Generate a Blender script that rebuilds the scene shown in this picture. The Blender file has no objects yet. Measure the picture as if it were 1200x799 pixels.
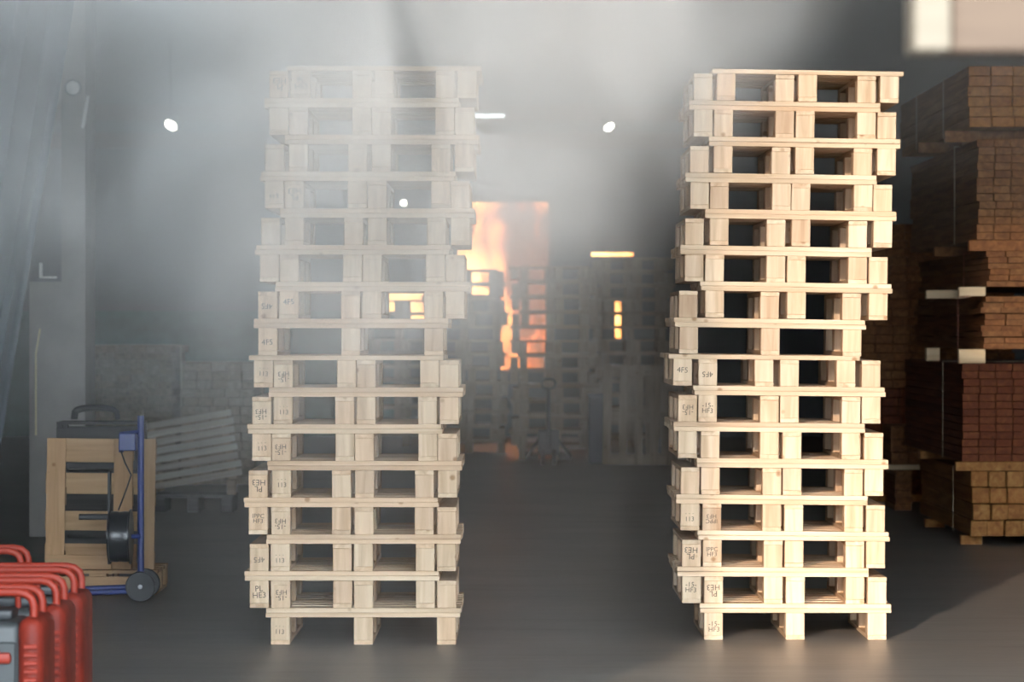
import bpy, bmesh, math, random
from mathutils import Vector, Matrix

random.seed(7)
R = math.radians
scene = bpy.context.scene
C = scene.collection

# ------------------------------------------------------------------ camera
F = 4500.0           # focal length in pixels of the 1200 x 799 frame (135 mm)
CAMH = 1.62
HOR = 386.0
cam_d = bpy.data.cameras.new('camera')
cam_d.sensor_width = 36.0
cam_d.lens = 135.0
cam_d.clip_start = 0.1
cam_d.clip_end = 400.0
cam_d.dof.use_dof = True
cam_d.dof.focus_distance = 19.6
cam_d.dof.aperture_fstop = 4.8
cam = bpy.data.objects.new('camera', cam_d)
C.objects.link(cam)
cam.location = (0, 0, CAMH)
cam.rotation_euler = (R(90) - 13.5 / F, 0, 0)
scene.camera = cam

# ------------------------------------------------------------------ world, sun, exposure
SUN_STRENGTH = 3.4
SKY = 11.6
world = bpy.data.worlds.new('world')
scene.world = world
world.use_nodes = True
bg = world.node_tree.nodes['Background']
bg.inputs['Color'].default_value = (0.80, 0.91, 1.0, 1)
bg.inputs['Strength'].default_value = SKY
sun_d = bpy.data.lights.new('sun', 'SUN')
sun_d.energy = SUN_STRENGTH
sun_d.color = (1.0, 0.79, 0.60)
sun_d.angle = R(0.6)
sun = bpy.data.objects.new('sun', sun_d)
C.objects.link(sun)
SUNX, SUNZ = 0.266, -0.208
sun.rotation_euler = Vector((SUNX, 1.0, SUNZ)).to_track_quat('-Z', 'Y').to_euler()
sun.location = (-6, -20, 12)
scene.view_settings.view_transform = 'Standard'
scene.view_settings.look = 'None'
scene.view_settings.gamma = 1.0
scene.view_settings.use_curve_mapping = False
scene.view_settings.exposure = 0.75
scene.cycles.volume_bounces = 2
scene.cycles.max_bounces = 6
scene.cycles.volume_step_rate = 1.0
scene.cycles.volume_max_steps = 128
scene.cycles.sample_clamp_indirect = 4.0


def px2x(px, Y):
    return (px - 600.0) / F * Y


def py2z(py, Y):
    return CAMH - (py - HOR) / F * Y


# ------------------------------------------------------------------ materials
def new_mat(name):
    m = bpy.data.materials.new(name)
    m.use_nodes = True
    nt = m.node_tree
    b = nt.nodes['Principled BSDF']
    return m, nt, b


def plain(name, col, rough=0.6, metal=0.0, spec=0.5, var=0.12, scale=6.0, bump=0.0):
    m, nt, b = new_mat(name)
    tc = nt.nodes.new('ShaderNodeTexCoord')
    n = nt.nodes.new('ShaderNodeTexNoise')
    n.inputs['Scale'].default_value = scale
    n.inputs['Detail'].default_value = 5
    nt.links.new(tc.outputs['Object'], n.inputs['Vector'])
    r = nt.nodes.new('ShaderNodeValToRGB')
    r.color_ramp.elements[0].position = 0.3
    r.color_ramp.elements[1].position = 0.7
    r.color_ramp.elements[0].color = tuple(c * (1 - var) for c in col) + (1,)
    r.color_ramp.elements[1].color = tuple(min(1, c * (1 + var)) for c in col) + (1,)
    nt.links.new(n.outputs['Fac'], r.inputs['Fac'])
    nt.links.new(r.outputs['Color'], b.inputs['Base Color'])
    b.inputs['Roughness'].default_value = rough
    b.inputs['Metallic'].default_value = metal
    b.inputs['Specular IOR Level'].default_value = spec
    if bump:
        bp = nt.nodes.new('ShaderNodeBump')
        bp.inputs['Strength'].default_value = bump
        bp.inputs['Distance'].default_value = 0.01
        nt.links.new(n.outputs['Fac'], bp.inputs['Height'])
        nt.links.new(bp.outputs['Normal'], b.inputs['Normal'])
    return m


def wood(name, dark, mid, light, axis='Z', grain=22.0, tint=0.35, knots=True, rough=0.75):
    """Sawn softwood: streaks along one object axis, a tone per piece, a few knots."""
    m, nt, b = new_mat(name)
    N, L = nt.nodes, nt.links
    tc = N.new('ShaderNodeTexCoord')
    oi = N.new('ShaderNodeObjectInfo')
    off = N.new('ShaderNodeVectorMath'); off.operation = 'SCALE'
    off.inputs[0].default_value = (37.0, 19.0, 53.0)
    L.new(oi.outputs['Random'], off.inputs['Scale'])
    add = N.new('ShaderNodeVectorMath'); add.operation = 'ADD'
    L.new(tc.outputs['Object'], add.inputs[0]); L.new(off.outputs[0], add.inputs[1])
    mp = N.new('ShaderNodeMapping')
    s = {'X': (0.05, 1, 1), 'Y': (1, 0.05, 1), 'Z': (1, 1, 0.08)}[axis]
    mp.inputs['Scale'].default_value = tuple(v * grain for v in s)
    L.new(add.outputs[0], mp.inputs['Vector'])
    n = N.new('ShaderNodeTexNoise')
    n.inputs['Scale'].default_value = 1.0
    n.inputs['Detail'].default_value = 6
    n.inputs['Distortion'].default_value = 0.6
    L.new(mp.outputs[0], n.inputs['Vector'])
    r = N.new('ShaderNodeValToRGB')
    r.color_ramp.elements[0].position = 0.25
    r.color_ramp.elements[0].color = dark + (1,)
    r.color_ramp.elements[1].position = 0.75
    r.color_ramp.elements[1].color = light + (1,)
    e = r.color_ramp.elements.new(0.5); e.color = mid + (1,)
    L.new(n.outputs['Fac'], r.inputs['Fac'])
    # tone of the piece
    t = N.new('ShaderNodeValToRGB')
    t.color_ramp.elements[0].position = 0.0
    t.color_ramp.elements[0].color = (0.74, 0.66, 0.60, 1)
    t.color_ramp.elements[1].position = 1.0
    t.color_ramp.elements[1].color = (1.0, 0.99, 0.95, 1)
    e = t.color_ramp.elements.new(0.3); e.color = (1.0, 0.90, 0.80, 1)
    e = t.color_ramp.elements.new(0.6); e.color = (0.94, 0.92, 0.86, 1)
    L.new(oi.outputs['Random'], t.inputs['Fac'])
    mx = N.new('ShaderNodeMix'); mx.data_type = 'RGBA'; mx.blend_type = 'MULTIPLY'
    mx.inputs[0].default_value = tint * 2 if tint < 0.5 else 1.0
    L.new(r.outputs['Color'], mx.inputs[6]); L.new(t.outputs['Color'], mx.inputs[7])
    col = mx.outputs[2]
    if knots:
        v = N.new('ShaderNodeTexVoronoi')
        v.inputs['Scale'].default_value = 7.0
        L.new(add.outputs[0], v.inputs['Vector'])
        k = N.new('ShaderNodeValToRGB')
        k.color_ramp.elements[0].position = 0.06
        k.color_ramp.elements[0].color = (0.55, 0.42, 0.32, 1)
        k.color_ramp.elements[1].position = 0.13
        k.color_ramp.elements[1].color = (1, 1, 1, 1)
        L.new(v.outputs['Distance'], k.inputs['Fac'])
        m2 = N.new('ShaderNodeMix'); m2.data_type = 'RGBA'; m2.blend_type = 'MULTIPLY'
        m2.inputs[0].default_value = 0.9
        L.new(col, m2.inputs[6]); L.new(k.outputs['Color'], m2.inputs[7])
        col = m2.outputs[2]
    L.new(col, b.inputs['Base Color'])
    b.inputs['Roughness'].default_value = rough
    b.inputs['Specular IOR Level'].default_value = 0.25
    bp = N.new('ShaderNodeBump')
    bp.inputs['Strength'].default_value = 0.25
    bp.inputs['Distance'].default_value = 0.004
    L.new(n.outputs['Fac'], bp.inputs['Height'])
    L.new(bp.outputs['Normal'], b.inputs['Normal'])
    return m


def emit(name, col, strength):
    m, nt, b = new_mat(name)
    b.inputs['Base Color'].default_value = col + (1,)
    b.inputs['Emission Color'].default_value = col + (1,)
    b.inputs['Emission Strength'].default_value = strength
    return m


M = {}
PD, PM, PL = (0.53, 0.365, 0.235), (0.69, 0.515, 0.36), (0.81, 0.65, 0.485)
M['pine_x'] = wood('pale_pine_board', PD, PM, PL, 'X')
M['pine_y'] = wood('pale_pine_runner', PD, PM, PL, 'Y')
M['pine_z'] = wood('pale_pine_block', PD, PM, PL, 'Z')
OD, OM, OL = (0.19, 0.15, 0.115), (0.275, 0.22, 0.17), (0.35, 0.285, 0.225)
M['old_x'] = wood('weathered_pallet_board', OD, OM, OL, 'X')
M['old_y'] = wood('weathered_pallet_runner', OD, OM, OL, 'Y')
M['old_z'] = wood('weathered_pallet_block', OD, OM, OL, 'Z')
M['tan_x'] = wood('tan_pallet_board', (0.36, 0.23, 0.12), (0.46, 0.30, 0.17), (0.54, 0.37, 0.22), 'X')
M['tan_z'] = wood('tan_pallet_upright', (0.36, 0.23, 0.12), (0.46, 0.30, 0.17), (0.54, 0.37, 0.22), 'Z')
M['timber_brown'] = wood('brown_timber', (0.12, 0.046, 0.017), (0.20, 0.088, 0.034), (0.29, 0.145, 0.06), 'Y', tint=0.5)
M['timber_red'] = wood('reddish_timber', (0.085, 0.020, 0.007), (0.14, 0.036, 0.012), (0.21, 0.065, 0.022), 'Y', tint=0.5)
M['timber_tan'] = wood('tan_timber', (0.20, 0.078, 0.022), (0.32, 0.142, 0.042), (0.44, 0.225, 0.08), 'Y', tint=0.5)
M['timber_grey'] = wood('grey_brown_timber', (0.13, 0.105, 0.085), (0.20, 0.165, 0.13), (0.27, 0.22, 0.18), 'Y', tint=0.5)
M['bearer'] = wood('pale_bearer', (0.55, 0.40, 0.24), (0.66, 0.51, 0.33), (0.75, 0.62, 0.43), 'X')
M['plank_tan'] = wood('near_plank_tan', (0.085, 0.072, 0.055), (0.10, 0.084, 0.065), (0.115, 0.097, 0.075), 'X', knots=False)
M['plank_shade_brown'] = wood('near_plank_shade_brown', (0.042, 0.028, 0.019), (0.054, 0.036, 0.025), (0.066, 0.045, 0.031), 'X', knots=False)  # brown darkened so the shade on the set-back planks sits in the colour
M['dark_wood'] = wood('dark_stained_wood', (0.05, 0.05, 0.055), (0.08, 0.08, 0.085), (0.11, 0.11, 0.115), 'X')
M['panel_grey'] = wood('grey_weathered_slat', (0.30, 0.28, 0.25), (0.40, 0.37, 0.33), (0.48, 0.45, 0.40), 'X')
M['ink'] = plain('stamp_ink', (0.11, 0.085, 0.07), 0.9, spec=0.1)
M['strap'] = plain('strap_plastic', (0.55, 0.45, 0.30), 0.45)
M['strap_red'] = plain('strap_red', (0.40, 0.10, 0.04), 0.45)
M['red'] = plain('red_enamel', (0.155, 0.015, 0.007), 0.6, spec=0.25, var=0.35, scale=9)
M['red_tube'] = plain('red_tube_paint', (0.23, 0.022, 0.010), 0.5, spec=0.3, var=0.08)
M['dkpanel'] = plain('grey_panel', (0.03, 0.034, 0.035), 0.5, var=0.3)
M['black'] = plain('black_rubber', (0.022, 0.024, 0.027), 0.55, var=0.2)
M['black_strap'] = plain('black_strapping', (0.018, 0.02, 0.024), 0.28, var=0.2, scale=30)
M['blue'] = plain('blue_enamel', (0.022, 0.042, 0.19), 0.4, var=0.1)
M['blue_dark'] = plain('dark_blue_plastic', (0.012, 0.025, 0.06), 0.6, var=0.2)
M['steel'] = plain('grey_steel', (0.30, 0.31, 0.32), 0.4, metal=0.7)
M['dark_steel'] = plain('dark_steel', (0.045, 0.047, 0.05), 0.55, metal=0.4)
M['rust_red'] = plain('red_oxide_steel', (0.23, 0.075, 0.055), 0.7)
M['white'] = plain('white_paint', (0.80, 0.80, 0.77), 0.5, var=0.03)
M['yellowish'] = plain('cream_paint', (0.72, 0.65, 0.42), 0.5, var=0.03)
M['concrete'] = plain('concrete', (0.34, 0.32, 0.295), 0.85, var=0.2, scale=2.0, bump=0.2)
M['wall'] = plain('dim_wall_sheet', (0.10, 0.105, 0.11), 0.8, var=0.2, scale=1.0)
M['wall_green'] = plain('green_dado_paint', (0.05, 0.12, 0.10), 0.7, var=0.2)
M['front'] = plain('facade_sheet', (0.35, 0.36, 0.37), 0.6, var=0.08)
M['ceil'] = plain('roof_sheet', (0.16, 0.165, 0.17), 0.7, var=0.15, scale=0.8)
M['tarp'] = plain('grey_blue_plastic_sheet', (0.085, 0.11, 0.135), 0.35, var=0.25, scale=3.0)
M['lamp_glow'] = emit('lamp_glow', (1.0, 0.97, 0.86), 14.0)
M['tube_glow'] = emit('tube_glow', (0.85, 0.97, 1.0), 9.0)


def floor_mat():
    m, nt, b = new_mat('worn_concrete_floor')
    N, L = nt.nodes, nt.links
    tc = N.new('ShaderNodeTexCoord')
    n = N.new('ShaderNodeTexNoise'); n.inputs['Scale'].default_value = 0.7; n.inputs['Detail'].default_value = 8
    n.inputs['Roughness'].default_value = 0.65
    L.new(tc.outputs['Object'], n.inputs['Vector'])
    r = N.new('ShaderNodeValToRGB')
    r.color_ramp.elements[0].position = 0.3; r.color_ramp.elements[0].color = (0.18, 0.17, 0.16, 1)
    r.color_ramp.elements[1].position = 0.72; r.color_ramp.elements[1].color = (0.27, 0.25, 0.225, 1)
    L.new(n.outputs['Fac'], r.inputs['Fac'])
    # tyre and skid marks, long streaks across the floor
    mp = N.new('ShaderNodeMapping'); mp.inputs['Scale'].default_value = (0.35, 3.2, 1); mp.inputs['Rotation'].default_value = (0, 0, 0.12)
    L.new(tc.outputs['Object'], mp.inputs['Vector'])
    n2 = N.new('ShaderNodeTexNoise'); n2.inputs['Scale'].default_value = 1.6; n2.inputs['Detail'].default_value = 4; n2.inputs['Distortion'].default_value = 1.0
    L.new(mp.outputs[0], n2.inputs['Vector'])
    r2 = N.new('ShaderNodeValToRGB')
    r2.color_ramp.elements[0].position = 0.36; r2.color_ramp.elements[0].color = (0.72, 0.72, 0.72, 1)
    r2.color_ramp.elements[1].position = 0.5; r2.color_ramp.elements[1].color = (1, 1, 1, 1)
    L.new(n2.outputs['Fac'], r2.inputs['Fac'])
    mx = N.new('ShaderNodeMix'); mx.data_type = 'RGBA'; mx.blend_type = 'MULTIPLY'; mx.inputs[0].default_value = 1.0
    L.new(r.outputs['Color'], mx.inputs[6]); L.new(r2.outputs['Color'], mx.inputs[7])
    L.new(mx.outputs[2], b.inputs['Base Color'])
    rr = N.new('ShaderNodeMapRange'); rr.inputs['To Min'].default_value = 0.26; rr.inputs['To Max'].default_value = 0.5
    L.new(n2.outputs['Fac'], rr.inputs['Value']); L.new(rr.outputs[0], b.inputs['Roughness'])
    b.inputs['Specular IOR Level'].default_value = 0.4
    n3 = N.new('ShaderNodeTexNoise'); n3.inputs['Scale'].default_value = 9; n3.inputs['Detail'].default_value = 6
    L.new(tc.outputs['Object'], n3.inputs['Vector'])
    bp = N.new('ShaderNodeBump'); bp.inputs['Strength'].default_value = 0.12; bp.inputs['Distance'].default_value = 0.01
    L.new(n3.outputs['Fac'], bp.inputs['Height']); L.new(bp.outputs['Normal'], b.inputs['Normal'])
    return m


M['floor'] = floor_mat()
M['apron'] = plain('outside_concrete', (0.36, 0.34, 0.31), 0.85, var=0.12, scale=0.5)


# ------------------------------------------------------------------ mesh helpers
class MB:
    def __init__(self):
        self.bm = bmesh.new()

    def box(self, x0, x1, y0, y1, z0, z1, bevel=0.0, seg=1):
        bm = self.bm if not bevel else bmesh.new()
        vs = [bm.verts.new((x, y, z)) for x in (x0, x1) for y in (y0, y1) for z in (z0, z1)]
        for f in ((0, 1, 3, 2), (4, 6, 7, 5), (0, 4, 5, 1), (2, 3, 7, 6), (0, 2, 6, 4), (1, 5, 7, 3)):
            bm.faces.new([vs[i] for i in f])
        if bevel:
            bmesh.ops.bevel(bm, geom=list(bm.edges), offset=bevel, segments=seg, affect='EDGES', profile=0.5)
            me = bpy.data.meshes.new('t'); bm.to_mesh(me); bm.free()
            self.bm.from_mesh(me); bpy.data.meshes.remove(me)
        return self

    def tube(self, pts, r, n=10, closed=False, cap=True):
        """round tube along a polyline; r may be a list"""
        bm = self.bm
        pts = [Vector(p) for p in pts]
        rs = r if isinstance(r, (list, tuple)) else [r] * len(pts)
        rings = []
        prev = None
        m = len(pts)
        for i, p in enumerate(pts):
            if closed:
                d = pts[(i + 1) % m] - pts[(i - 1) % m]
            else:
                d = pts[min(i + 1, m - 1)] - pts[max(i - 1, 0)]
            d.normalize()
            if prev is None:
                u = d.orthogonal().normalized()
            else:
                u = (prev - d * prev.dot(d)).normalized()
            prev = u
            v = d.cross(u)
            rings.append([bm.verts.new(p + (u * math.cos(2 * math.pi * k / n) + v * math.sin(2 * math.pi * k / n)) * rs[i]) for k in range(n)])
        for i in range(m if closed else m - 1):
            a, b2 = rings[i], rings[(i + 1) % m]
            for k in range(n):
                bm.faces.new((a[k], a[(k + 1) % n], b2[(k + 1) % n], b2[k]))
        if cap and not closed:
            bm.faces.new(list(reversed(rings[0]))); bm.faces.new(rings[-1])
        return self

    def lathe(self, prof, axis='Z', n=24, c=(0, 0, 0)):
        """profile of (radius, height) turned about an axis through c"""
        bm = self.bm
        rings = []
        for r, h in prof:
            ring = []
            for k in range(n):
                a = 2 * math.pi * k / n
                p, q = r * math.cos(a), r * math.sin(a)
                v = {'Z': (p, q, h), 'X': (h, p, q), 'Y': (q, h, p)}[axis]
                ring.append(bm.verts.new((v[0] + c[0], v[1] + c[1], v[2] + c[2])))
            rings.append(ring)
        for a, b2 in zip(rings[:-1], rings[1:]):
            for k in range(n):
                bm.faces.new((a[k], a[(k + 1) % n], b2[(k + 1) % n], b2[k]))
        bm.faces.new(list(reversed(rings[0]))); bm.faces.new(rings[-1])
        return self

    def mesh(self, name, mat=None, smooth=False):
        bmesh.ops.recalc_face_normals(self.bm, faces=list(self.bm.faces))
        me = bpy.data.meshes.new(name)
        self.bm.to_mesh(me); self.bm.free()
        if mat:
            me.materials.append(mat)
        if smooth:
            for p in me.polygons:
                p.use_smooth = True
            me.set_sharp_from_angle(angle=R(40))
        return me

    def build(self, name, mat, parent=None, smooth=False, loc=None):
        return link(name, self.mesh(name, mat, smooth), parent, loc)


def link(name, me, parent=None, loc=None, rot=None):
    o = bpy.data.objects.new(name, me)
    C.objects.link(o)
    if parent is not None:
        o.parent = parent
    if loc is not None:
        o.location = loc
    if rot is not None:
        o.rotation_euler = rot
    return o


def tag(o, label, cat, group=None, kind=None):
    o['label'] = label
    o['category'] = cat
    if group:
        o['group'] = group
    if kind:
        o['kind'] = kind
    return o


def thing(name, label, cat, loc=(0, 0, 0), rot=(0, 0, 0), group=None):
    o = link(name, None, None, loc, rot)
    o.empty_display_size = 0.1
    return tag(o, label, cat, group)


def struct(name, mb, mat, label, cat, smooth=False):
    o = mb.build(name, mat, smooth=smooth)
    return tag(o, label, cat, None, 'structure')


ORD = ['', 'first', 'second', 'third', 'fourth', 'fifth', 'sixth', 'seventh', 'eighth', 'ninth', 'tenth', 'eleventh', 'twelfth',
       'thirteenth', 'fourteenth', 'fifteenth', 'sixteenth', 'seventeenth', 'eighteenth', 'nineteenth', 'twentieth']
ORD += ['twenty-' + ORD[i] for i in range(1, 10)] + ['thirtieth']

# ------------------------------------------------------------------ the setting
HW, HH, Y0, Y1 = 9.0, 9.0, 3.0, 58.0           # half width, height, door wall, back wall
JL, JR, LINT = -3.55, 6.5, 7.8                 # goods door in the front wall
struct('floor', MB().box(-HW - .3, HW + .3, Y0 - .3, Y1 + 5, -0.2, 0), M['floor'], 'worn grey concrete floor with tyre marks', 'floor')
struct('trim_1', MB().box(-40, 40, -60, Y0 - .3, -0.2, -0.002), M['apron'], 'pale concrete yard outside the goods door', 'yard')
struct('wall_left', MB().box(-HW - .3, -HW, Y0 + .001, Y1 + 5, 0, HH), M['wall'], 'dim sheet wall along the warehouse', 'wall')
struct('wall_right', MB().box(HW, HW + .3, Y0 + .001, Y1 + 5, 0, HH), M['wall'], 'dim sheet wall behind the lumber', 'wall')
struct('ceiling', MB().box(-HW - .3, HW + .3, Y0 - .3, Y1 + 5, HH, HH + .2), M['ceil'], 'dark sheet roof of the warehouse', 'ceiling')
struct('wall_front', MB().box(-HW - .3, JL, Y0 - .3, Y0, 0, HH).box(JR, HW + .3, Y0 - .3, Y0, 0, HH).box(JL, JR, Y0 - .3, Y0, LINT, HH),
       M['front'], 'sheet front wall around the open goods door', 'wall')

# back wall with three openings through which the fire shows
YB = Y1
ops = [  # x0, x1, z0, z1 sorted by x
    (px2x(455, YB), px2x(500, YB), py2z(376, YB), py2z(334, YB)),
    (px2x(536, YB), px2x(587, YB), py2z(345, YB), py2z(236, YB)),
    (px2x(587, YB), px2x(643, YB), py2z(436, YB), py2z(236, YB)),
    (px2x(693, YB), px2x(743, YB), py2z(300, YB), py2z(295.5, YB)),
]
wb = MB()
xs = -HW
for a, b_, z0, z1 in ops:
    wb.box(xs, a, YB, YB + .3, 0, HH)
    if a > 1.0:      # slit, and two slots added under it to shape the fire glow
        w0, w1, v0, v1 = px2x(721, YB), px2x(737, YB), py2z(396, YB), py2z(350, YB)
        wb.box(a, w0, YB, YB + .3, 0, z0)
        wb.box(w1, b_, YB, YB + .3, 0, z0)
        wb.box(w0, w1, YB, YB + .3, 0, v0)
        wb.box(w0, w1, YB, YB + .3, v1, z0)
        wb.box((w0 + w1) / 2 - .01, (w0 + w1) / 2 + .045, YB, YB + .3, v0, v1)
    else:
        wb.box(a, b_, YB, YB + .3, 0, z0)
    wb.box(a, b_, YB, YB + .3, z1, HH)
    xs = b_
wb.box(xs, HW, YB, YB + .3, 0, HH)
struct('wall_back', wb, M['wall'], 'dim back wall with openings onto the fire', 'wall')
struct('wall_end', MB().box(-HW, HW, YB + 4.5, YB + 4.8, 0, HH), M['wall'], 'end wall of the burning bay behind the openings', 'wall')
struct('trim_2', MB().box(-HW, -1.6, YB - .02, YB - .001, 0, 1.9), M['wall_green'], 'dark green painted band low on the back wall', 'trim')
for k, py in enumerate((132, 165)):
    zc = py2z(py, 55)
    struct('trim_%d' % (3 + k), MB().box(-HW, HW, 54.9, 55.1, zc - .11, zc + .11, .01), M['rust_red'],
           ['upper red oxide steel beam across the hall', 'lower red oxide steel beam across the hall'][k], 'beam')

# concrete pier by the left, with its stepped foot
yp = 30.0
struct('wall_pier', MB().box(px2x(72, yp), px2x(100, yp), yp, yp + .7, 0, HH).box(px2x(34, yp), px2x(72, yp), yp + .02, yp + .7, 0, py2z(330, yp)),
       M['concrete'], 'grey concrete pier with a wide stepped foot', 'pillar')

# ------------------------------------------------------------------ pallets
W_, L_, TD, TR, HB = 1.0, 1.2, 0.024, 0.022, 0.118
HP = TR + HB + TD
DW = [.145, .1, .1, .145, .1, .1, .145]
GAP = (L_ - sum(DW)) / 6


def pallet_meshes(key):
    wide = MB().box(-.5, .5, -.0725, .0725, 0, TD, .002).mesh('deck_board_wide', M[key + '_x'])
    slim = MB().box(-.5, .5, -.05, .05, 0, TD, .002).mesh('deck_board_slim', M[key + '_x'])
    run = MB().box(-.049, .049, -.6, .6, 0, TR, .002).mesh('runner', M[key + '_y'])
    blk = MB().box(-.049, .049, -.065, .065, 0, HB, .003).mesh('block', M[key + '_z'])
    return wide, slim, run, blk


PM_ = {'pine': pallet_meshes('pine'), 'old': pallet_meshes('old')}


def text_mesh(body, size):
    cu = bpy.data.curves.new('stamp', 'FONT')
    cu.body = body; cu.size = size; cu.align_x = 'CENTER'; cu.align_y = 'CENTER'
    cu.extrude = 0.0003; cu.resolution_u = 2
    cu.space_line = 0.8
    o = bpy.data.objects.new('stamp', cu); C.objects.link(o)
    dg = bpy.context.evaluated_depsgraph_get()
    me = bpy.data.meshes.new_from_object(o.evaluated_get(dg))
    bpy.data.objects.remove(o); bpy.data.curves.remove(cu)
    me.materials.clear(); me.materials.append(M['ink'])
    return me


STAMPS = [text_mesh(t, s) for t, s in (('IPPC\nHF3', .032), ('-15-\nHF3', .036), ('PL\nHE3', .042), ('4F5', .040), ('\u00b7 \u00b7 \u00b7\n113', .034))]


def pallet(label, key, loc, rot, group, inverted=False, stamp=(), offs=None):
    """Nine-block pallet: runners, blocks and deck boards each their own mesh. rot = (tilt about Y, yaw)."""
    wide, slim, run, blk = PM_[key]
    t = thing('pallet', label, 'pallet', group=group)
    m = Matrix.Translation(loc) @ Matrix.Rotation(rot[0], 4, 'Y') @ Matrix.Rotation(rot[1], 4, 'Z')
    if inverted:
        m = m @ Matrix.Translation((0, 0, HP)) @ Matrix.Rotation(math.pi, 4, 'Y')
    t.matrix_world = m
    rj = random.uniform
    for x in (-.427, 0, .427):
        link('runner', run, t, (x, 0, 0))
        for y in (-.53, 0, .53):
            b = link('block', blk, t, (x + rj(-.001, .001), y + (rj(-.006, .002) if y < 0 else 0), TR))
            if stamp and y < 0 and abs(x - (.427 if inverted else -.427)) < .01:
                link('stamp', random.choice(STAMPS) if stamp is True else STAMPS[stamp], b,
                     (rj(-.004, .004), -.0654, .055 + rj(-.012, .012)), (R(90), rj(-.06, .06), 0))
    y = -.6
    for w in DW:
        link('deck_board', wide if w > .12 else slim, t, (rj(-.003, .003), y + w / 2 + (rj(-.004, .003)), TR + HB))
        y += w + GAP
    return t


def stack(fmt, key, group, Yf, lefts, single=(0, 8), tilt=None, stamps=None, yj=.006):
    """Pallets nested in pairs: every row holds one deck-down and one deck-up pallet, side by side by a block."""
    z = 0.0
    n = 0
    for k, lp in enumerate(lefts):
        xc = px2x(lp, Yf) + .5
        th = tilt(k) if tilt else 0.0
        st = stamps(k) if stamps else ()

        def put(x, zz, inv):
            nonlocal n
            n += 1
            pallet(fmt % ORD[n], key, (x, Yf + .6 + random.uniform(-yj, yj), zz), (th, random.uniform(-.0025, .0025)), group, inv, st)
        if k in single:
            put(xc, z, False); z += HP + .0006
        else:
            xp = px2x(lefts[k - 1], Yf) + .5
            if abs(xc - xp) < .1005:
                xc = xp + math.copysign(.1005, xc - xp)
            put(xp, z, True)
            put(xc, z + TD + .0003, False)
            z += HP + TD + .0009
    return z


LEFT = [312, 287, 312, 286, 313, 290, 315, 292, 297, 322, 300, 328, 305, 333, 310, 336]
RIGHT = [820, 794, 818, 792, 816, 789, 813, 783, 790, 821, 797, 826, 803, 831, 807, 834]
stack('pale pallet in the stack veiled by smoke, %s up from the floor', 'pine', 'pallets in the smoke-veiled stack',
      19.74, LEFT, stamps=lambda k: True if (k <= 8 or k % 3 == 0) else ())
stack('pale pallet in the sunlit stack before the lumber, %s up from the floor', 'pine', 'pallets in the sunlit stack',
      20.05, RIGHT, tilt=lambda k: R(0 if k == 0 else min(.25 * k, .6) if k < 8 else .9), stamps=lambda k: True if k in (0, 1, 2, 3, 6, 7) else ())

# stacks far back before the fire
def jl(c, n, Y, sh=.053, j=.012):
    o = []
    for k in range(n):
        if k == 8:
            s = o[-1][1]
        else:
            s = 1 if k % 2 == 0 else -1
            if k > 8:
                s = -s
        o.append((px2x(c, Y) - .5 + s * sh + random.uniform(0, j), s))
    return [a / Y * F + 600 for a, s in o]


stack('old pallet in the far stack left of the fire gap, %s up from the floor', 'old', 'pallets in the far stack with the burning edge',
      50.2, jl(542, 13, 50.2, j=.07))
stack('old pallet in the far stack behind the pallet jack, %s up from the floor', 'old', 'pallets in the far stack behind the pallet jack',
      47.6, jl(648, 13, 47.6, j=.03))
stack('old pallet in the far stack beside the leaning pallets, %s up from the floor', 'old', 'pallets in the far stack beside the leaning pallets',
      52.0, jl(742, 14, 52.0, j=.02))
stack('old pallet in the far stack under the small lit opening, %s up from the floor', 'old', 'pallets in the far stack under the small opening',
      53.0, jl(470, 11, 53.0, j=.02))


# pallets standing on edge
def edge_pallet(label, mx, mz, w, h, loc, rot, group, nv, nh, front='v', depth=.12, bt=.022, vw=.1, hw=.12, block=True):
    """Pallet stood on its edge: nv upright boards and nh cross boards with blocks between. Base at loc, face towards -Y."""
    t = thing('upright_pallet', label, 'pallet', loc, rot, group)
    yv, yh = (0, depth - bt) if front == 'v' else (depth - bt, 0)
    mv = MB().box(-vw / 2, vw / 2, 0, bt, 0, h, .002).mesh('upright_board', mz)
    mh = MB().box(-w / 2, w / 2, 0, bt, -hw / 2, hw / 2, .002).mesh('cross_board', mx)
    mbk = MB().box(-vw * .48, vw * .48, bt, depth - bt, -hw * .48, hw * .48, .002).mesh('block', mz)
    for i in range(nv):
        x = -w / 2 + vw / 2 + (w - vw) * i / (nv - 1)
        link('upright_board', mv, t, (x, yv, 0))
        if block and i in (0, nv // 2, nv - 1):
            for j in range(nh):
                link('block', mbk, t, (x, 0, hw / 2 + (h - hw) * j / (nh - 1)))
    for j in range(nh):
        link('cross_board', mh, t, (random.uniform(-.008, .008), yh, hw / 2 + (h - hw) * j / (nh - 1)))
    return t


yu = 45.8
edge_pallet('pallet stood on edge with upright slats, right of the blue bin', M['old_x'], M['old_z'], .86, 1.2, (px2x(748, yu), yu, 0.0), (R(-5), R(.8), R(-4)),
            'pallets stood on edge far back', 5, 3, front='v', vw=.1, hw=.14)
edge_pallet('pallet stood on edge half behind the sunlit stack', M['old_x'], M['old_z'], .86, 1.1, (px2x(800, yu), yu + .45, 0.0), (R(-5), 0, R(5)),
            'pallets stood on edge far back', 5, 3, front='v', vw=.1, hw=.14)

# blue panel between
bp = thing('storage_bin', 'dark blue plastic bin standing beside the slatted pallet', 'bin', (px2x(699, 46.2), 46.2, 0))
MB().box(-.09, .09, 0, .5, 0, .80, .015, 2).build('bin_body', M['blue_dark'], bp)
MB().box(-.1, .1, -.01, .51, .80, .84, .01, 2).build('rim', M['blue_dark'], bp)

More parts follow.
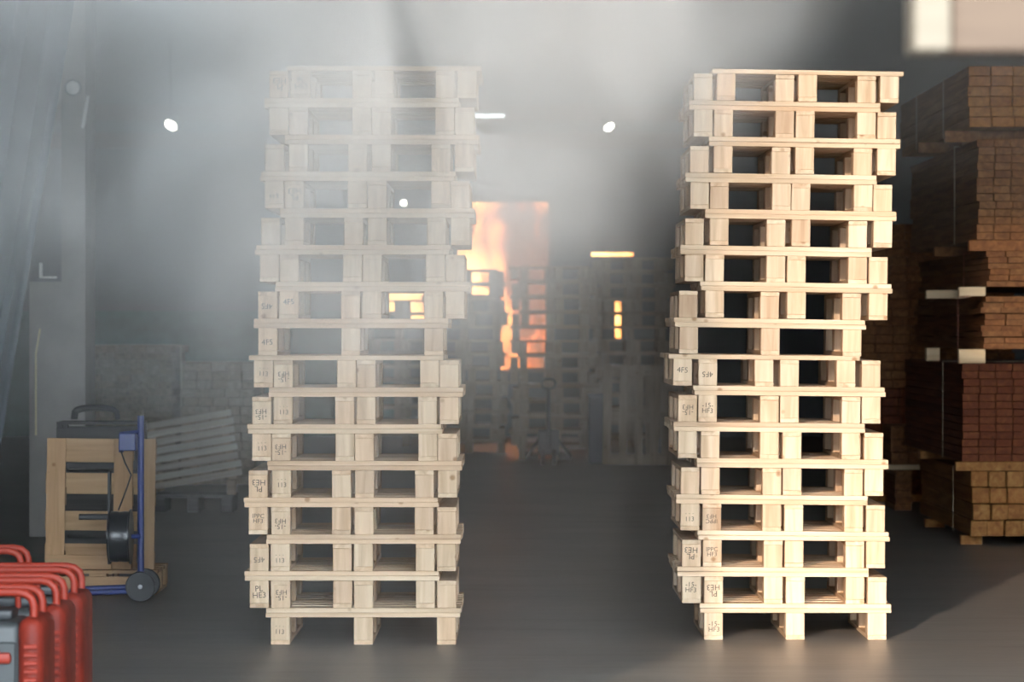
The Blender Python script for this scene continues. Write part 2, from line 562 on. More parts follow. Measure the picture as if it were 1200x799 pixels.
# pallet jack in front of the far stack
pj = thing('pallet_jack', 'dark hand pallet jack standing before the far stack', 'pallet jack', (px2x(643, 45.9), 45.9, 0))
MB().tube([(0, 0, .2), (0, -.02, .6), (0, .05, .92)], .028, 10).build('tow_bar', M['dark_steel'], pj, True)
MB().tube([(0, .05, .90), (-.07, .06, .93), (-.085, .07, .98), (-.05, .08, 1.03), (.05, .08, 1.03), (.085, .07, .98), (.07, .06, .93)], .016, 8, closed=True).build('handle', M['dark_steel'], pj, True)
MB().box(-.13, .13, -.02, .2, .12, .42, .02, 2).build('pump_body', M['dark_steel'], pj)
for s in (-1, 1):
    MB().box(s * .2 - .08, s * .2 + .08, .2, 1.3, .05, .12, .01).build('fork', M['dark_steel'], pj)
    MB().tube([(s * .02, .02, .42), (s * .27, .18, .09)], .022, 8).build('brace', M['dark_steel'], pj, True)
    MB().lathe([(.02, -.03), (.09, -.028), (.095, -.02), (.095, .02), (.09, .028), (.02, .03)], 'X', 20, (s * .07, .0, .095)).build('wheel', M['black'], pj, True)

# ------------------------------------------------------------------ lumber bundles on the right
def bundle(label, mat, x0, Y, z0, w, h, cw, rh, length, group, jx=.004, jy=.03, wav=0.0, strap='strap', strap_at=(.28,), skip=0.0, name='timber', xdir=1):
    """Strapped bundle of sawn timbers lying along the view axis; every timber is a part."""
    nc = max(1, round(w / cw)); nr = max(1, round(h / rh))
    cw = w / nc; rh = h / nr
    t = thing('lumber_bundle', label, 'lumber bundle', (x0 + w / 2, Y, z0), group=group)
    ms = []
    for q in range(3):
        mb = MB()
        if wav:
            n = 8
            for i in range(n):
                pass
            vs = []
            for i in range(n + 1):
                y = length * i / n
                dz = wav * math.sin(i * 1.7 + q * 1.3) * (0.3 + .7 * abs(math.sin(i * .9 + q)))
                a, b2 = cw * .488, rh * .47
                vs.append([mb.bm.verts.new(p) for p in ((-a, y, dz - b2), (a, y, dz - b2), (a, y, dz + b2), (-a, y, dz + b2))])
            for i in range(n):
                for k in range(4):
                    mb.bm.faces.new((vs[i][k], vs[i][(k + 1) % 4], vs[i + 1][(k + 1) % 4], vs[i + 1][k]))
            mb.bm.faces.new(vs[0]); mb.bm.faces.new(list(reversed(vs[-1])))
        else:
            mb.box(-cw * .485, cw * .485, 0, length, -rh * .48, rh * .48, min(cw, rh) * .05)
        ms.append(mb.mesh(name, mat))
    for j in range(nr):
        q = random.randrange(3)
        ro = random.uniform(-jx, jx) * 2
        for i in range(nc):
            if j == nr - 1 and random.random() < skip:
                continue
            link(name, ms[q], t, (-w / 2 + cw * (i + .5) + ro + random.uniform(-jx, jx) * .3, random.uniform(0, jy), rh * (j + .5)))
    for f in strap_at:
        y = length * f
        e = .006
        s = .012
        x1, zt = w / 2 + e + 2 * jx, h + e
        MB().box(-x1 - .003, -x1, y, y + s * 1.6, -e, zt).box(x1, x1 + .003, y, y + s * 1.6, -e, zt).box(-x1, x1, y, y + s * 1.6, zt, zt + .003).build('strap', M[strap], t)
    return t


def bearer(label, x0, x1, Y, z0, z1, d=.09, mat='bearer', group='bearers between the lumber bundles'):
    o = MB().box(-(x1 - x0) / 2, (x1 - x0) / 2, 0, d, 0, z1 - z0, .004).build('bearer', M[mat], loc=((x0 + x1) / 2, Y, z0))
    return tag(o, label, 'bearer', group)


YL = 28.7
XE = 4.75
GB = 'strapped lumber bundles piled on the right'
def zb(py): return py2z(py, YL)
# y ranges: (bundle bottom, bundle top) chained so that each rests on its bearers
x1b = px2x(1140, YL)
lev = 0.0
def pile(spec):
    z = 0.0
    for s in spec:
        if s[0] == 'bear':
            _, ztop, lab, xl, depths, mat = s
            for i, dd in enumerate(depths):
                if 'on the floor' in lab:
                    for nm, xa in (('left', px2x(xl, YL)), ('right', XE - .4)):
                        bearer(('%s %s' % ('front' if i == 0 else 'rear', nm)) + ' stub' + lab[2:], xa, xa + .16, YL + dd, z + .0005, ztop - .0005, mat=mat)
                    continue
                if s[-1] == 'bearer' and i == 0 and 'square' not in lab and 'low board' not in lab:
                    bearer(lab % 'short pale front', px2x(xl, YL), px2x(xl, YL) + .2, YL + .12, z + .0005, ztop - .0005, mat='bearer')
                    bearer(lab % 'outer front', XE - .4, XE - .1, YL + .12, z + .0005, ztop - .0005, mat='timber_tan')
                    continue
                if i == 1 and 'square' not in lab:
                    bearer(lab % 'short rear', px2x(xl, YL) - .01, px2x(xl, YL) + (.1 if 'reddish' in lab else .34), YL + dd, z + .0005, ztop - .0005, mat=mat)
                    bearer(lab % 'outer rear', XE - .4, XE - .1, YL + dd, z + .0005, ztop - .0005, mat=mat)
                    continue
                bearer(lab % ('front' if i == 0 else 'rear'), px2x(xl, YL), XE, YL + dd, z + .0005, ztop - .0005, mat=mat)
            z = ztop
        else:
            _, ztop, lab, mat, px, cw, rh, ln, kw = s
            x0 = px2x(px, YL)
            bundle(lab, M[mat], x0, YL + kw.pop('dy', 0), z, XE - x0, ztop - z, cw, rh, ln, GB, **kw)
            z = ztop


pile([
    ('bear', .07, '%s bearer under the square timbers on the floor', 1130, (.2, 2.7), 'timber_tan'),
    ('b', zb(552), 'bundle of thick square timbers, lowest of the lumber pile', 'timber_tan', 1140, .128, .128, 3.6, dict(jx=.012, jy=.06)),
    ('bear', zb(541), '%s bearer on top of the square timbers', 1121, (.05, 2.6), 'timber_tan'),
    ('b', zb(426), 'reddish brown bundle of close planks, second up in the pile', 'timber_red', 1128, .122, .056, 4.2, dict(jx=.004, jy=.02)),
    ('bear', zb(409), '%s bearer on top of the reddish planks', 1126, (.03, 2.3), 'bearer'),
    ('b', zb(347), 'bundle of bowed thin boards above the reddish planks', 'timber_brown', 1152, .155, .042, 4.8, dict(jx=.012, jy=.08, wav=.012, strap='strap_red')),
    ('bear', zb(336), '%s bearer on top of the bowed boards', 1126, (.03, 2.3), 'bearer'),
    ('b', zb(294), 'low bundle of straight boards, fourth up in the pile', 'timber_brown', 1158, .155, .045, 4.8, dict(jx=.008, jy=.05, strap='strap_red')),
    ('bear', zb(281), '%s bearer on top of the low board bundle', 1136, (.03, 2.3), 'timber_brown'),
    ('b', zb(163), 'tall dark bundle of planks, fifth up in the pile', 'timber_brown', 1146, .125, .06, 4.8, dict(jx=.006, jy=.03)),
    ('bear', zb(149), '%s bearer on top of the tall dark bundle', 1116, (.5, 2.3), 'timber_brown'),
    ('b', zb(77), 'topmost bundle of the lumber pile, tan planks', 'timber_tan', 1135, .16, .08, 5.0, dict(jx=.006, jy=.03, strap_at=(.3, .7))),
])

# older pile farther back, between the sunlit stack and the lumber pile
YL2 = 36.0
z = 0.0
for i, (px, top, lab, mat, rh) in enumerate([
        (1004, 560, 'floor-level dark plank bundle of the rear pile', 'timber_red', .085),
        (1010, 455, 'dark plank bundle of the rear pile, second from the floor', 'timber_red', .08),
        (1006, 350, 'dark plank bundle of the rear pile, third from the floor', 'timber_brown', .08),
        (1020, 262, 'dark plank bundle on top of the rear pile', 'timber_brown', .08)]):
    zt = py2z(top, YL2)
    if i == 0:
        for dd in (.1, 2.2):
            bearer('%s bearer under the rear plank pile' % ('front' if dd < 1 else 'rear'), px2x(px, YL2) + .02, 4.6, YL2 + dd, 0, .07, mat='timber_tan', group='bearers under the rear pile')
        z = .07
    bundle(lab, M[mat], px2x(px, YL2), YL2, z, 4.7 - px2x(px, YL2), zt - z - .002, .17, rh, 2.8, 'dark plank bundles of the rear pile', jx=.01, jy=.05)
    z = zt
# little pile of short timbers before it
YS = 34.3
sx = px2x(1049, YS)
bundle('small upright heap of short reddish timbers on the floor', M['timber_brown'], sx, YS, 0, .155, py2z(551, YS), .155, .06, .9, 'short timber heaps', jx=.004, strap_at=())
zt = py2z(545, YS)
bearer('pale batten lying on the small timber heap', sx - .12, sx + .24, YS + .1, py2z(551, YS) + .001, zt - .001, group='battens on the small heap')
bundle('short timbers stacked on the pale batten', M['timber_brown'], sx - .03, YS + .02, zt, .32, py2z(499, YS) - zt, .16, .11, .8, 'short timber heaps', jx=.006, strap_at=(), skip=.0)

# ------------------------------------------------------------------ bundle overhead near the camera, on a cantilever rack
YR = 6.0
zr = py2z(59, YR)
xr = px2x(1071, YR)
rk = thing('cantilever_rack', 'dark steel cantilever rack carrying the overhead planks', 'rack', (xr + 1.0, YR, 0))
MB().box(-.06, .06, .5, .62, 0, 3.2, .006).build('post', M['dark_steel'], rk)
MB().box(.9, 1.02, .5, .62, 0, 3.2, .006).build('post', M['dark_steel'], rk)
for xx in (-.04, .92):
    MB().box(xx, xx + .08, 0, .5, zr - .081, zr - .001, .004).build('arm', M['dark_steel'], rk)
    MB().box(xx - .1, xx + .18, -.1, .8, 0, .06, .004).build('foot', M['dark_steel'], rk)
nb = thing('lumber_bundle', 'blurred pale and shade-darkened brown planks jutting overhead from the rack', 'lumber bundle', (xr, YR, zr))
MB().box(0, .058, 0, .14, 0, .26, .004).build('plank', M['plank_tan'], nb)
for i in range(6):
    MB().box(.060 + .3 * i, .358 + .3 * i, .02, .14, 0, .26, .004).build('plank', M['plank_shade_brown'], nb)

# ------------------------------------------------------------------ left side: upright pallet, strapping cart, red machines
yq = 23.4
# base pallet lying
bx0, bx1 = px2x(44, yq), px2x(184, yq)
lp = thing('low_pallet', 'dark low pallet lying under the tan upright pallet', 'pallet', ((bx0 + bx1) / 2, yq, 0))
wq = bx1 - bx0
for i in range(4):
    MB().box(-wq / 2, wq / 2, .02 + .2 * i, .16 + .2 * i, .13, .152, .002).build('deck_board', M['tan_x'], lp)
for x in (-wq / 2 + .06, 0, wq / 2 - .06):
    for y in (.02, .36, .68):
        MB().box(x - .055, x + .055, y, y + .1, .022, .13, .003).build('block', M['tan_z'], lp)
    MB().box(x - .05, x + .05, .02, .78, 0, .022, .002).build('runner', M['tan_x'], lp)
# skirt board on front
MB().box(-wq / 2 + .1, wq / 2 - .08, .0, .019, .01, .115, .002).build('skirt_board', M['tan_x'], lp)

up = thing('upright_pallet', 'tan wooden pallet standing on edge behind the blue cart', 'pallet', (px2x(112, yq), yq + .12, .1525), (R(-3), R(.6), 0))
hz = .80
ww = px2x(178, yq) - px2x(46, yq)
for za, zb_ in ((0, .155), (.235, .355), (.46, .59)):
    MB().box(-ww / 2, ww / 2 - .12, .12, .142, za, zb_, .002).build('cross_board', M['tan_x'], up)
MB().box(-ww / 2 + .11, ww / 2 - .2, .02, .142, .655, .80, .002).build('cross_board', M['tan_x'], up)
for a, b_ in ((-ww / 2 + .02, -ww / 2 + .135), (.09, .205), (ww / 2 - .09, ww / 2)):
    MB().box(a, b_, 0, .022, .0, .80, .002).build('upright_board', M['tan_z'], up)
    for za in (.0, .39, .67):
        MB().box(a + .004, b_ - .004, .0221, .1199, za, za + .11, .002).build('block', M['tan_z'], up)
MB().box(-ww / 2 + .02, .085, -.02, -.0005, .0, .085, .002).build('foot_board', M['tan_x'], up)

# strapping cart
yc = 23.0
cx = px2x(165, yc)
ct = thing('strapping_cart', 'blue strapping cart with a reel of black strap', 'cart', (cx, yc, 0))
S = yc / F
def dz(py): return py2z(py, yc)
def dx(px): return px2x(px, yc) - cx
MB().tube([(0, 0, .1), (0, 0, dz(487))], .020, 12).build('post', M['blue'], ct, True)
MB().tube([(dx(142), .0, dz(530)), (dx(142), .0, dz(508)), (0, 0, dz(506))], .015, 10).build('crossbar', M['blue'], ct, True)
MB().box(dx(140), dx(160), -.06, .06, dz(528), dz(507), .008, 2).build('tool_tray', M['blue'], ct)
for k in (0, 1):
    MB().tube([(dx(84), -.10 + .2 * k, .045 + .012 * k), (dx(160), -.10 + .2 * k, .06 + .012 * k)], .017, 10).build('base_bar', M['blue'], ct, True)
MB().tube([(dx(84), -.12, .045), (dx(84), .12, .057)], .017, 10).build('base_bar', M['blue'], ct, True)
MB().tube([(.012, -.13, .09), (.012, .13, .09)], .014, 10).build('wheel_axle', M['dark_steel'], ct, True)
for yy in (-.15, .15):
    w = MB().lathe([(.03, -.02), (.085, -.022), (.09, -.012), (.09, .012), (.085, .022), (.03, .02)], 'Y', 24, (.012, yy, .09)).build('wheel', M['black'], ct, True)
    MB().lathe([(.004, -.03), (.013, -.028), (.016, 0), (.013, .028), (.004, .03)], 'Y', 16, (.012, yy, .09)).build('hub', M['steel'], w, True)
rl = MB().lathe([(.07, -.065), (.165, -.066), (.165, -.058), (.15, -.055), (.152, -.02), (.148, .0), (.152, .03), (.15, .055), (.165, .058), (.165, .066), (.07, .065)], 'X', 32,
                (dx(142), -.06, dz(628))).build('strap_reel', M['black_strap'], ct, True)
MB().tube([(dx(94), -.06, dz(605)), (dx(132), -.06, dz(605))], .018, 10).build('reel_arm', M['dark_steel'], ct, True)
MB().box(dx(128), dx(131), -.1, -.02, dz(660), dz(552), .002).build('reel_guard', M['dark_steel'], ct)
MB().tube([(dx(142), -.06, dz(628)), (0, -.03, dz(628))], .014, 8).build('reel_axle', M['blue'], ct, True)
MB().tube([(dx(143), -.07, dz(528)), (dx(148), -.07, dz(542)), (dx(155), -.07, dz(556)), (dx(149), -.07, dz(574)), (dx(140), -.07, dz(597))], .005, 6).build('strap_tail', M['black_strap'], ct, True)

# crate with a black hose behind the pallet
yk = 27.0
ck = thing('crate', 'dark wooden crate behind the tan upright pallet', 'crate', (px2x(116, yk), yk, 0))
for i in range(6):
    MB().box(-.30, .30, 0, .02, .02 + i * .155, .155 + i * .155, .002).build('slat', M['dark_wood'], ck)
    MB().box(-.30, .30, .4, .42, .02 + i * .155, .155 + i * .155, .002).build('slat', M['dark_wood'], ck)
for x in (-.28, .28):
    for y in (.021, .36):
        MB().box(x - .02, x + .02, y, y + .039, 0, .95, .002).build('corner_post', M['dark_wood'], ck)
MB().box(-.30, .30, .0, .42, .951, .97, .002).build('lid', M['dark_wood'], ck)
hs = thing('hose', 'black hose looped over the dark crate', 'hose', (px2x(110, yk), yk + .1, .971))
pts = [(-.16, -.0, .0)] + [(.16 * -math.cos(a), .02 * math.sin(2 * a), .02 + .07 * math.sin(a) ** .5) for a in [math.pi * i / 12 for i in range(1, 12)]] + [(.16, 0, 0)]
MB().tube([(p[0], p[1] + .0, p[2] + .016) for p in pts], .015, 8).build('loop', M['black'], hs, True)
MB().tube([(p[0] * .92, p[1] + .06, p[2] * .8 + .016) for p in pts], .015, 8).build('loop', M['black'], hs, True)

# leaning slatted panel on a dark pallet
yn = 34.0
pw, ph = px2x(284, yn) - px2x(176, yn), .62
dp = thing('low_pallet', 'dark low pallet carrying the leaning slatted panel', 'pallet', (px2x(226, yn), yn, 0))
for i in range(4):
    MB().box(-.36, .36, .02 + i * .16, .14 + i * .16, .13, .152, .002).build('deck_board', M['dark_wood'], dp)
for x in (-.3, 0, .3):
    MB().box(x - .05, x + .05, .02, .64, 0, .13, .003).build('bearer', M['dark_wood'], dp)
sp = thing('slatted_panel', 'grey slatted panel tilted on the dark low pallet', 'panel', (px2x(229, yn), yn + .12, .262), (R(-8), R(-9.8), 0))
ns = 8
for i in range(ns):
    MB().box(-pw / 2 + random.uniform(-.012, .012), pw / 2 + random.uniform(-.015, .015), 0, .02, i * ph / ns, (i + .70) * ph / ns, .002).build('slat', M['panel_grey'], sp)
for x in (-pw / 2 + .08, 0, pw / 2 - .08):
    MB().box(x - .035, x + .035, .0201, .06, -.02, ph - .02, .002).build('batten', M['old_z'], sp)
cr = thing('wooden_wedge', 'short wooden chock propping the tilted slatted panel', 'wedge', (px2x(270, yn), yn + .1, .1525))
MB().box(-.04, .04, 0, .14, 0, .13, .004).build('block', M['old_x'], cr)

# brown bundles far left
GL = 'brown lumber bundles far left'
yb = 40.0
for lab, a, b_, t0, t1, rh in (
        ('low brown lumber bundle far behind the slatted panel', 96, 208, None, 500, .075),
        ('brown lumber bundle on top of the low one by the pier', 100, 204, 498, 405, .075),
        ('smaller brown lumber bundle behind the smoke-veiled stack', 212, 300, None, 425, .09)):
    z0 = 0 if t0 is None else py2z(t0, yb)
    w = px2x(b_, yb) - px2x(a, yb)
    bundle(lab, M['timber_grey'], px2x(a, yb), yb, z0, w, py2z(t1, yb) - z0, .15, rh, 1.6, GL, jx=.012, jy=.08)

# row of red machines
def machine(label, xr_, Y):
    t = thing('red_machine', label, 'machine', (xr_ - .24, Y, 0), group='red machines in a row')
    for s in (-1, 1):
        MB().box(s * .195 - .045, s * .195 + .045, -.02, .36, .03, .615, .04, 4).build('side_shell', M['red'], t, True)
    MB().box(-.16, .16, .0, .34, .04, .60, .03, 3).build('body', M['dkpanel'], t, True)
    MB().box(-.145, .145, -.012, .0, .30, .53, .006, 1).build('front_panel', M['dkpanel'], t)
    MB().box(-.10, .13, -.04, -.012, .455, .495, .012, 2).build('grip', M['red_tube'], t, True)
    MB().box(-.14, .13, -.022, -.0, .05, .33, .01, 2).build('lower_cover', M['red'], t, True)
    for i in range(14):
        MB().box(.172, .222, -.032, -.0202, .13 + i * .029, .145 + i * .029, .003).build('vent_rib', M['red_tube'], t)
    for yy in (.05, .29):
        pts = [(-.20, yy, .60), (-.20, yy, .655)] + [(-.20 + .055 * (1 - math.cos(a)), yy, .655 + .045 * math.sin(a)) for a in (R(30), R(60), R(90))]
        pts += [(.145 + .055 * math.sin(a), yy, .655 + .045 * math.cos(a)) for a in (0, R(30), R(60), R(90))] + [(.20, yy, .60)]
        MB().tube(pts, .015, 10).build('handle_tube', M['red_tube'], t, True)
    MB().tube([(.06, .05, .70), (.06, .05, .59)], .011, 8).build('stay', M['red_tube'], t, True)
    MB().box(-.12, .12, .08, .26, .60, .635, .012, 2).build('tank_cap', M['black'], t, True)
    MB().box(-.22, .22, .0, .34, .0, .03, .004).build('foot', M['black'], t)
    return t


machine('red machine with tubular handles, foremost of the row', -1.635, 13.4)
machine('red machine with tubular handles, middle of the row', -1.63, 14.02)
machine('red machine with tubular handles, last of the row by the blue cart', -1.635, 14.64)
machine('red machine with tubular handles set apart against the sheet', -2.0, 15.9)

# ------------------------------------------------------------------ hanging sheet, rods and lamps
yt = 27.5
m_ = MB()
nu, nv = 26, 30
grid = []
for j in range(nv + 1):
    v = j / nv
    zz = 5.2 + (0.55 - 5.2) * v
    row = []
    xr1 = px2x(95 - 100 * max(0, v - .2) * 1.15, yt)
    xl1 = xr1 - 1.5
    for i in range(nu + 1):
        u = i / nu
        row.append(m_.bm.verts.new((xl1 + (xr1 - xl1) * u, yt + .10 * math.sin(u * 21 + v * 3) + .05 * math.sin(u * 47 - v * 5) - .25 * v, zz)))
    grid.append(row)
for j in range(nv):
    for i in range(nu):
        m_.bm.faces.new((grid[j][i], grid[j][i + 1], grid[j + 1][i + 1], grid[j + 1][i]))
hsheet = m_.build('plastic_sheet', M['tarp'], smooth=True)
sol = hsheet.modifiers.new('thickness', 'SOLIDIFY'); sol.thickness = 0.004
tag(hsheet, 'grey-blue plastic sheet hanging in slanted folds before the pier', 'plastic sheet')
rail = MB().tube([(-6.4, yt, 5.23), (-3.0, yt, 5.23)], .03, 10).build('curtain_rail', M['steel'], smooth=True)
tag(rail, 'steel rail from which the plastic sheet hangs', 'rail')


def rod(label, pts, r, mat, Y, cat='rod'):
    o = MB().tube([(px2x(a, Y), Y, py2z(b_, Y)) for a, b_ in pts], r, 8).build('rod', M[mat], smooth=True)
    return tag(o, label, cat)


rod('thin pale upright rod against the foot of the pier', [(47, 385), (42, 415), (42, 510)], .008, 'yellowish', 29.98)
rod('slanting white rod fixed high on the pier', [(103, 112), (97, 150)], .014, 'white', 29.985)
br = thing('bracket', 'white angle bracket above the foot of the pier', 'bracket', (px2x(48, 29.95), 29.95, py2z(326, 29.95)))
MB().box(-.014, .008, 0, .05, 0, .12, .003).build('upright', M['white'], br)
MB().box(.008, .12, 0, .05, 0, .016, .003).build('arm', M['white'], br)


def flood(label, px, py, Y, r, el, roll):
    """Hanging flood lamp: shade, glass and suspension rod."""
    t = thing('flood_lamp', label, 'lamp', (px2x(px, Y), Y, py2z(py, Y)), group='lit lamps under the roof')
    a = MB().lathe([(r * .35, .16), (r * .5, .12), (r * 1.0, .02), (r * 1.02, 0), (r * .9, .01)], 'Z', 24).build('shade', M['steel'], t, True)
    g = MB().lathe([(.004, -.02), (r * .5, -.018), (r * .88, 0), (r * .88, .006), (.004, .006)], 'Z', 24).build('glass', M['lamp_glow'], t, True)
    for o in (a, g):
        o.rotation_euler = (R(el), R(roll), 0)
    MB().tube([(0, 0, .1), (0, 0, HH - py2z(py, Y) - .001)], .008, 6).build('suspension_rod', M['dark_steel'], t, True)
    return t


flood('lit lamp hanging high behind the pier', 200, 147, 44.0, .085, -38, 32)
flood('lit lamp hanging between the two pallet stacks', 714, 149, 46.0, .07, -38, -34)
flood('small lit lamp seen through the smoke-veiled stack', 473, 238, 56.0, .05, -60, 0)
wl = thing('wall_lamp', 'round pale bulkhead lamp on the pier', 'lamp', (px2x(86, 29.97), 29.97, py2z(103, 29.97)))
MB().lathe([(.05, .03), (.065, .02), (.07, -.01), (.055, -.03)], 'Y', 24).build('ring', M['steel'], wl, True)
MB().lathe([(.004, -.065), (.03, -.058), (.052, -.035), (.052, -.02), (.004, -.02)], 'Y', 20).build('lens', M['white'], wl, True)
ft = thing('tube_lamp', 'lit fluorescent tube lamp under the red beam', 'lamp', (px2x(574, 54.5), 54.5, py2z(138, 54.5)))
MB().box(-.62, .22, -.05, .05, .05, .09, .006).build('housing', M['white'], ft)
MB().tube([(-.60, 0, .025), (.20, 0, .025)], .022, 10).build('tube', M['tube_glow'], ft, True)
for x in (-.61, .21):
    MB().box(x - .01, x + .01, -.03, .03, 0, .05, .002).build('socket', M['white'], ft)
    MB().tube([(x, 0, .09), (x, 0, HH - py2z(138, 54.5) - .001)], .006, 6).build('suspension_rod', M['dark_steel'], ft, True)


# ------------------------------------------------------------------ fire
def fire_mat(name, cx_, strength, lean=0.0, zb0=.8, zt0=3.6, width=.6):
    m = bpy.data.materials.new(name); m.use_nodes = True
    nt = m.node_tree; N, L = nt.nodes, nt.links
    for n in list(N):
        N.remove(n)
    out = N.new('ShaderNodeOutputMaterial')
    vol = N.new('ShaderNodeVolumePrincipled')
    L.new(vol.outputs[0], out.inputs['Volume'])
    vol.inputs['Color'].default_value = (0.25, 0.2, 0.18, 1)
    tc = N.new('ShaderNodeTexCoord')
    mp = N.new('ShaderNodeMapping'); mp.inputs['Scale'].default_value = (1.5, 0.3, 0.85); mp.inputs['Rotation'].default_value = (0, R(18), 0)
    L.new(tc.outputs['Object'], mp.inputs['Vector'])
    n = N.new('ShaderNodeTexNoise'); n.inputs['Scale'].default_value = 1.7; n.inputs['Detail'].default_value = 7
    n.inputs['Distortion'].default_value = 1.4; n.inputs['Roughness'].default_value = 0.6
    L.new(mp.outputs[0], n.inputs['Vector'])
    sep = N.new('ShaderNodeSeparateXYZ'); L.new(tc.outputs['Object'], sep.inputs[0])
    # flame body: strong low and towards the seat of the fire, thinning upward and aside
    def mr(src, a, b_, c_, d_):
        r = N.new('ShaderNodeMapRange'); r.interpolation_type = 'SMOOTHSTEP'
        r.inputs['From Min'].default_value = a; r.inputs['From Max'].default_value = b_
        r.inputs['To Min'].default_value = c_; r.inputs['To Max'].default_value = d_
        L.new(src, r.inputs['Value']); return r.outputs[0]
    hx = mr(sep.outputs['X'], cx_ - .1, cx_ + width, .24, -.22)
    hz_ = mr(sep.outputs['Z'], zb0, zt0, .12, -.14)
    a1 = N.new('ShaderNodeMath'); a1.operation = 'ADD'; L.new(hx, a1.inputs[0]); L.new(hz_, a1.inputs[1])
    a2 = N.new('ShaderNodeMath'); a2.operation = 'ADD'; 
    nb_ = N.new('ShaderNodeMapRange'); nb_.inputs['From Min'].default_value = .3; nb_.inputs['From Max'].default_value = .7
    nb_.inputs['To Min'].default_value = .12; nb_.inputs['To Max'].default_value = .88; nb_.clamp = False
    L.new(n.outputs['Fac'], nb_.inputs['Value'])
    lick = mr(sep.outputs['Z'], zt0 - .62, zt0 - .4, 0.0, .22)
    a0 = N.new('ShaderNodeMath'); a0.operation = 'ADD'; L.new(nb_.outputs[0], a0.inputs[0]); L.new(lick, a0.inputs[1])
    L.new(a1.outputs[0], a2.inputs[0]); L.new(a0.outputs[0], a2.inputs[1])
    cr_ = N.new('ShaderNodeValToRGB')
    e = cr_.color_ramp.elements
    e[0].position = .36; e[0].color = (.55, .17, .09, 1)
    e[1].position = .85; e[1].color = (1.0, .58, .17, 1)
    q = e.new(.52); q.color = (.9, .16, .035, 1)
    q = e.new(.66); q.color = (1.0, .36, .085, 1)
    L.new(a2.outputs[0], cr_.inputs['Fac'])
    L.new(cr_.outputs['Color'], vol.inputs['Emission Color'])
    st = mr(a2.outputs[0], .34, .86, 0.05 * strength, strength)
    L.new(st, vol.inputs['Emission Strength'])
    vol.inputs['Density'].default_value = 0.5
    return m


def fire(label, op, strength, cx_, width, grow=.3):
    a, b_, z0, z1 = op
    mat = fire_mat('flames', cx_, strength, zb0=z0, zt0=z1 + .4, width=width)
    o = MB().box(a - grow, b_ + grow, YB + .6, YB + 2.6, max(.02, z0 - .7), z1 + .9, .3, 3).build('fire', mat)
    return tag(o, label, 'fire', None, 'stuff')


fire('orange flames filling the tall opening in the back wall', (ops[1][0], ops[2][1], ops[2][2], ops[2][3]), 2.6, -.55, .8)
fire('flames glowing behind the slit opening above the far stack', (ops[3][0], ops[3][1], py2z(402, YB), ops[3][3]), 3.0, 1.4, .9, .12)
fire('dull flames behind the low opening beyond the smoke-veiled stack', ops[0], 2.0, -1.7, .9, .12)


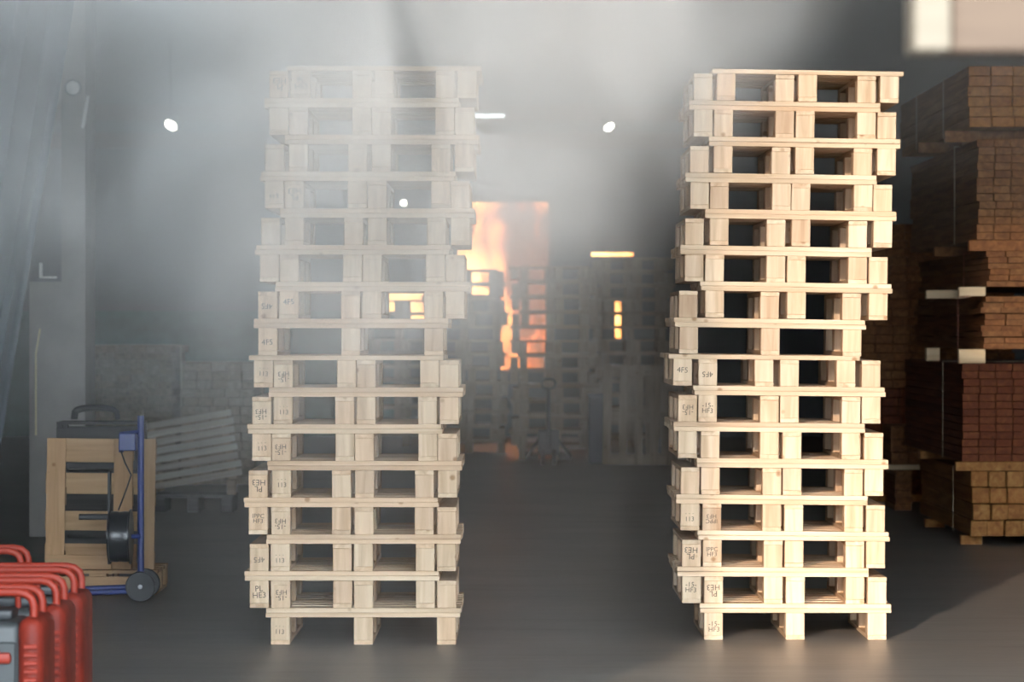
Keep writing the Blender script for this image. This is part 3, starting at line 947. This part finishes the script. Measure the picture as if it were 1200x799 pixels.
# ------------------------------------------------------------------ smoke
def smoke_mat(name, build, col=(.60, .597, .583), aniso=-.25):
    m = bpy.data.materials.new(name); m.use_nodes = True
    nt = m.node_tree; N, L = nt.nodes, nt.links
    for n in list(N):
        N.remove(n)
    out = N.new('ShaderNodeOutputMaterial')
    vol = N.new('ShaderNodeVolumePrincipled')
    vol.inputs['Color'].default_value = col + (1,)
    vol.inputs['Anisotropy'].default_value = aniso
    L.new(vol.outputs[0], out.inputs['Volume'])
    tc = N.new('ShaderNodeTexCoord')
    sep = N.new('ShaderNodeSeparateXYZ'); L.new(tc.outputs['Object'], sep.inputs[0])

    def mr(src, a, b_, c_, d_):
        r = N.new('ShaderNodeMapRange'); r.interpolation_type = 'SMOOTHSTEP'
        r.inputs['From Min'].default_value = a; r.inputs['From Max'].default_value = b_
        r.inputs['To Min'].default_value = c_; r.inputs['To Max'].default_value = d_
        L.new(src, r.inputs['Value']); return r.outputs[0]

    def op(kind, a, b_):
        x = N.new('ShaderNodeMath'); x.operation = kind
        for i, s in enumerate((a, b_)):
            if isinstance(s, (int, float)):
                x.inputs[i].default_value = s
            else:
                L.new(s, x.inputs[i])
        return x.outputs[0]

    def noise(scale, sc=(1, 1, 1), det=4, dist=.8):
        mp = N.new('ShaderNodeMapping'); mp.inputs['Scale'].default_value = sc
        L.new(tc.outputs['Object'], mp.inputs['Vector'])
        n = N.new('ShaderNodeTexNoise'); n.inputs['Scale'].default_value = scale
        n.inputs['Detail'].default_value = det; n.inputs['Distortion'].default_value = dist
        L.new(mp.outputs[0], n.inputs['Vector']); return n.outputs['Fac']
    d = build(sep.outputs, mr, op, noise)
    L.new(d, vol.inputs['Density'])
    return m


def front_smoke(s, mr, op, noise):
    n = mr(noise(1.15, (1, .16, .8), 6, 1.4), .33, .67, .4, 1.6)
    h = mr(s['Z'], .9, 2.9, .02, 1.0)
    lean = op('SUBTRACT', s['X'], op('MULTIPLY', op('SUBTRACT', s['Z'], 2.2), .75))
    side = op('MULTIPLY', mr(lean, -.15, .9, 1.0, 0.0), mr(s['X'], -2.3, -.9, .3, 1.0))
    plume = op('MULTIPLY', op('MULTIPLY', n, h), op('MULTIPLY', side, .19))
    veil = op('MULTIPLY', mr(s['X'], .25, 1.0, 1.0, 0.0), mr(s['X'], -1.5, -.6, .12, 1.0))
    return op('ADD', plume, op('MULTIPLY', op('MULTIPLY', n, veil), .006))


def back_smoke(s, mr, op, noise):
    n = mr(noise(.5, (1, .1, 1), 5, 1.2), .33, .67, .5, 1.5)
    h = mr(s['Z'], 1.5, 4.7, .0035, .042)
    side = op('MAXIMUM', mr(s['X'], .9, 3.0, 1.0, .0), mr(s['Z'], 1.5, 4.2, 0.0, 1.5))
    return op('MULTIPLY', n, op('MULTIPLY', h, side))


sf = MB().box(-3.4, 1.9, 12.0, 18.6, .05, 5.5, .4, 2).build('smoke_plume', smoke_mat('near_smoke', front_smoke))
tag(sf, 'pale smoke plume drifting in front of the smoke-veiled pallet stack', 'smoke', None, 'stuff')
sb = MB().box(-8.9, 8.9, 22.0, 57.5, .02, 7.9).build('smoke_haze', smoke_mat('haze_smoke', back_smoke, (.62, .61, .585)))
tag(sb, 'grey smoke haze filling the hall behind the pallet stacks', 'smoke', None, 'stuff')
